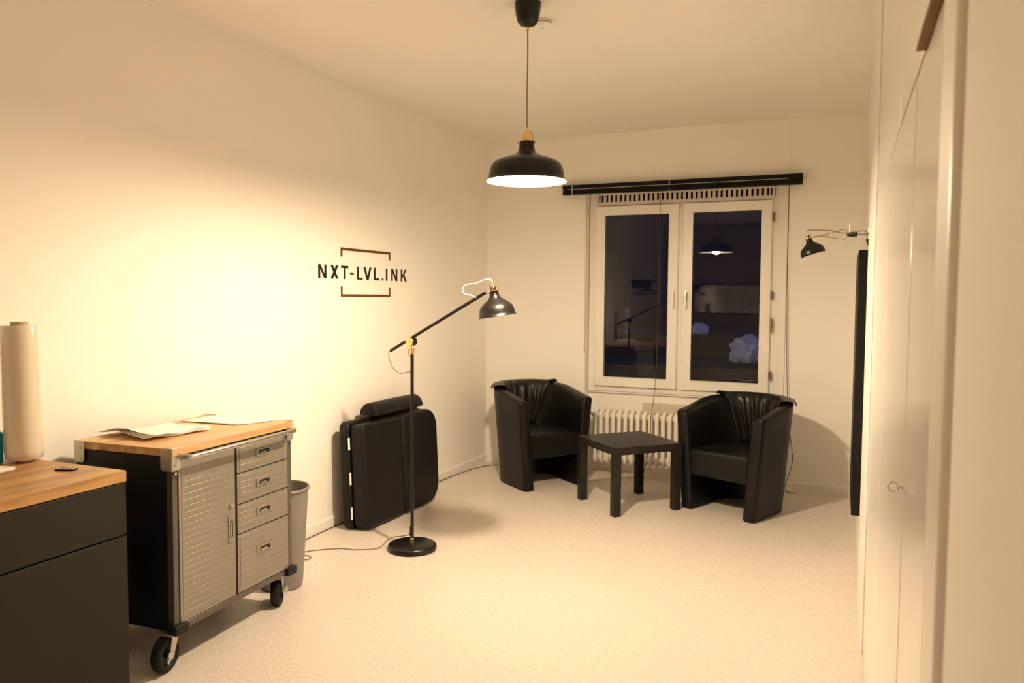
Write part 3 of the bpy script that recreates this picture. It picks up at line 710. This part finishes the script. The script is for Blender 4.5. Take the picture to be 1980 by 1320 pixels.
b = MB(); b.lathe([(.027, .014), (.052, .010), (.061, .018), (.063, .04), (.0625, .20), (.0615, .42), (.061, .482), (.057, .491), (.027, .490)], 44); b.build('film', 'film', fr, smooth_deg=50)
b = MB(); b.lathe([(.022, .0), (.0265, .0), (.0275, .013), (.0275, .504), (.022, .504), (.022, .0)], 32); b.build('core', 'card', fr)
rm = thing('remote_control', 'tiny flat remote control on the oak worktop', 'remote', (-2.44, 1.845, ZT), (0, 0, math.radians(20)))
MB().prism(rrect(-.033, .033, -.0165, .0165, .004), 2, 0, .006).build('body', 'rubber', rm, bevel=.0015)
MB().prism(rrect(-.031, .031, -.0148, .0148, .003), 2, .006, .0075).build('face_plate', 'chip', rm)
for k in range(4):
    for j in range(2): MB().lathe([(.0035, 0), (.003, .0010), (0, .0012)], 10, Matrix.Translation((-.018 + k * .012, -.006 + j * .012, .0075))).build('button', 'cabinet', rm)
sheet('paper_sheet', 'loose white sheets at the left edge of the oak worktop', [(-2.80, 1.62), (-2.74, 1.765), (-2.60, 1.775), (-2.60, 1.60)], ZT, lambda u, v: .004 * max(0, u - .7), layers=3)
bb = thing('blue_bottle', 'blue plastic bottle at the left edge beside the film roll', 'bottle', (-2.775, 1.795, ZT))
MB().prism(rrect(-.035, .035, -.030, .040, .012), 2, 0, .115).build('body', 'blue', bb, bevel=.01, seg=3)
MB().lathe([(.016, .115), (.016, .150), (.012, .153), (0, .153)], 20).build('cap', 'plastic', bb)

# ------------------------------------------------------------------ waste bin behind the tool cabinet
wb = thing('waste_bin', 'grey tapered waste bin behind the tool cabinet', 'bin', (-2.485, 3.005, 0))
b = MB(); b.lathe([(0, .0), (.092, .0), (.099, .006), (.102, .03), (.130, .475), (.136, .477), (.138, .485), (.134, .491), (.128, .489), (.126, .475), (.097, .015), (0, .012)], 44)
b.build('body', 'grey', wb, smooth_deg=40)
b = MB(); 
rs = []
for r, z in ((.11, .33), (.09, .37), (.06, .385), (.01, .39)):
    rs.append([Vector((r * math.cos(2 * PI * k / 24), r * math.sin(2 * PI * k / 24), z + .02 * math.sin(k * 2.1) * r / .12)) for k in range(24)])
b.rings(rs, True, True, True); tr = b.build('crumpled_waste', 'card'); tr.location = (-2.485, 3.005, 0)
tag(tr, 'brown crumpled waste inside the grey bin', 'waste')

# ------------------------------------------------------------------ tall black panel on the right wall
pn = thing('wall_panel', 'tall black framed mirror panel hung edge-on on the right wall', 'panel', (XR, 4.9, .25))
MB().box(-.050, -.006, -.36, .36, 0, 1.425).build('frame', 'blackmetal', pn, bevel=.003)
MB().box(-.0515, -.0495, -.33, .33, .03, 1.395).build('panel_face', 'blackmetal', pn)
MB().box(-.006, 0, -.25, .25, .2, 1.2).build('wall_mount', 'blackmetal', pn)

# ------------------------------------------------------------------ clamp lamp on a wall hook
cl = thing('clamp_lamp', 'small black clamp lamp with brass cage, off, clipped above the panel', 'lamp', (.055, 4.62, 1.765))
# shade hangs to the left; local x to the right
hm = Matrix.Translation((-.213, 0, -.108)) @ Matrix.Rotation(math.radians(-17), 4, 'Y')
SC = .66
b = MB(); small_shade(b, SC, hm); b.build('shade', 'lampblack', cl, smooth_deg=60)
b = MB(); small_lining(b, SC, hm); b.build('shade_lining', 'lampwhite', cl, smooth_deg=60)
b = MB(); small_bulb(b, SC, hm); b.build('bulb', 'lampwhite', cl, smooth_deg=60)
b = MB(); small_cage(b, SC, hm); nk = hm @ Vector((.024, 0, .143 * SC))
b.cyl(nk, (-.165, 0, -.004), .004, 10); b.cyl((-.190, 0, -.005), (-.150, 0, -.003), .0055, 12); b.build('cage', 'brass', cl)
MB().lathe([(0, .142 * SC), (.016 * SC, .142 * SC), (.012 * SC, .168 * SC), (0, .17 * SC)], 16, hm).build('lamp_socket', 'lampblack', cl)
b = MB()
b.tube([(-.148 + .0095 * math.cos(2 * PI * k / 16), 0, -.003 + .0095 * math.sin(2 * PI * k / 16)) for k in range(16)], .0018, 6, loop=True)
b.tube([(-.144, 0, .006), (-.10, 0, .016), (-.065, 0, .025), (-.050, 0, .020), (-.048, 0, .004)], .0018, 6, sub=4)
b.tube([(-.144, 0, -.012), (-.10, 0, -.021), (-.065, 0, -.026), (-.052, 0, -.022), (-.048, 0, -.012)], .0018, 6, sub=4)
b.build('spring_clip', 'brass', cl)
b = MB(); b.prism([(-.047, .002), (.005, .002), (.005, .012), (-.02, .011), (-.047, .006)], 1, -.012, .012); b.prism([(-.047, -.006), (-.047, -.010), (-.02, -.014), (.005, -.012), (.005, -.003)], 1, -.012, .012)
b.build('clamp_jaw', 'rubber', cl, bevel=.001)
b = MB(); tp_ = hm @ Vector((0, 0, .192 * SC))
b.tube([tp_, tp_ + Vector((.006, 0, .012)), tp_ + Vector((.03, 0, .013)), (-.13, -.012, .020), (-.07, -.016, .006), (-.02, -.016, .004), (.01, -.012, .013), (.038, -.01, .014), (.052, -.01, .004), (.053, -.01, -.03)], .0026, 8, sub=5)
b.build('cord', 'greycord', cl)
MB().tube([(.053, -.01, -.03), (.054, -.01, -.034), (.063, -.01, -.062)], .0065, 10).build('cord_coupling', 'rubber', cl)
hk = thing('wall_hook', 'steel wall arm holding the clamp lamp above the panel', 'hook', (XR, 4.62, 1.765))
b = MB(); b.cyl((0, 0, -.002), (-.112, 0, -.002), .0038, 12); b.tube([(-.004, 0, -.002), (-.004, 0, .03)], .004, 8); b.build('arm', 'steel', hk)
MB().box(-.004, 0, -.02, .02, -.02, .035).build('wall_plate', 'steel', hk, bevel=.001)
MB().cyl((-.098, 0, .0125), (-.098, 0, .052), .0025, 8).build('pin', 'brass', hk)

# ------------------------------------------------------------------ seen only as reflections: behind the viewer
mr = thing('wall_mirror', 'wide mirror on the wall behind the viewer, seen reflected in the window', 'mirror', (-1.85, YF, 1.41))
MB().box(-.56, .56, .001, .012, -.24, .24).build('mirror_glass', 'mirror', mr)
MB().prism([(-.575, -.255), (.575, -.255), (.575, .255), (-.575, .255)], 1, .0, .006).build('backing', 'blackmetal', mr)
ck = thing('coat_rack', 'black coat shelf with hangers on the left wall, seen reflected in the window', 'coat rack', (LX(.62), .62, 1.50), (0, 0, -PI / 2 - .021))
MB().box(-.22, .25, .0, .30, .16, .19).build('shelf', 'blackmetal', ck, bevel=.003)
MB().cyl((-.21, .20, .10), (.24, .20, .10), .012, 12).build('rail', 'blackmetal', ck)
b = MB(); b.box(-.19, -.18, 0, .22, .08, .16).box(.21, .22, 0, .22, .08, .16); b.build('bracket', 'blackmetal', ck)
for k in range(6):
    x = -.15 + k * .065; b = MB(); b.tube([(x, .20, .115), (x, .205, .06), (x, .05, -.02), (x, .35, -.02), (x, .205, .06)], .006, 6); b.build('hanger', 'blackmetal', ck)

# ------------------------------------------------------------------ outside the window
struct(MB().box(-6, 4, 6.55, 7.75, -.2, .84).box(-6, 4, 7.75, 9.2, -.2, 1.05).build('ground', 'concrete'), 'dark concrete terrace steps outside the window', 'terrace')
struct(MB().box(-6, 4, 9.2, 9.4, -.2, 5).build('wall_outside', 'concrete'), 'dark courtyard wall outside the window', 'wall')
def bag(label, loc, s, seed):
    bm = bmesh.new(); bmesh.ops.create_icosphere(bm, subdivisions=4, radius=1)
    for v in bm.verts:
        p = v.co.copy(); n = noise.fractal(p * 1.6 + Vector((seed, 0, 0)), 1., 2., 3); r = abs(noise.noise(p * 4.2 + Vector((0, seed, 0))))
        v.co = p * (1 + .30 * n - .20 * r)
        if v.co.z < -.55: v.co.z = -.55 - .03 * n
        v.co = Vector((v.co.x * s[0], v.co.y * s[1], (v.co.z + .56) * s[2]))
    b = MB(); b.bm.free(); b.bm = bm; o = b.build('plastic_bag', 'bag', smooth_deg=25); o.location = loc
    tag(o, label, 'bag', 'crumpled bags outside')
bag('large crumpled white plastic bag outside the right pane', (-.80, 7.25, .842), (.15, .13, .155), 3.1)
bag('small crumpled white plastic bag outside, left of the large bag', (-1.33, 8.0, 1.052), (.09, .09, .075), 7.7)
pt = thing('low_shrub', 'dark leafy plant at the foot of the right pane outside', 'plant', (-.85, 6.75, .84))
b = MB()
for k in range(90):
    x = random.uniform(-.30, .25); y = random.uniform(-.10, .10); h = random.uniform(.005, .05); a = random.uniform(0, 2 * PI)
    d = Vector((math.cos(a), math.sin(a), .3)) * .03; n_ = Vector((-math.sin(a), math.cos(a), 0)) * .010; c_ = Vector((x, y, h))
    v = [b.bm.verts.new(q) for q in (c_, c_ + d * .5 + n_, c_ + d, c_ + d * .5 - n_)]; b.bm.faces.new(v)
o = b.build('leaves', 'leaf', pt, solid=.001); o['kind'] = 'stuff'
b = MB()
for k in range(8): b.cyl((random.uniform(-.28, .23), random.uniform(-.08, .08), 0), (random.uniform(-.28, .23), random.uniform(-.08, .08), .04), .003, 5)
b.build('stems', 'leaf', pt)
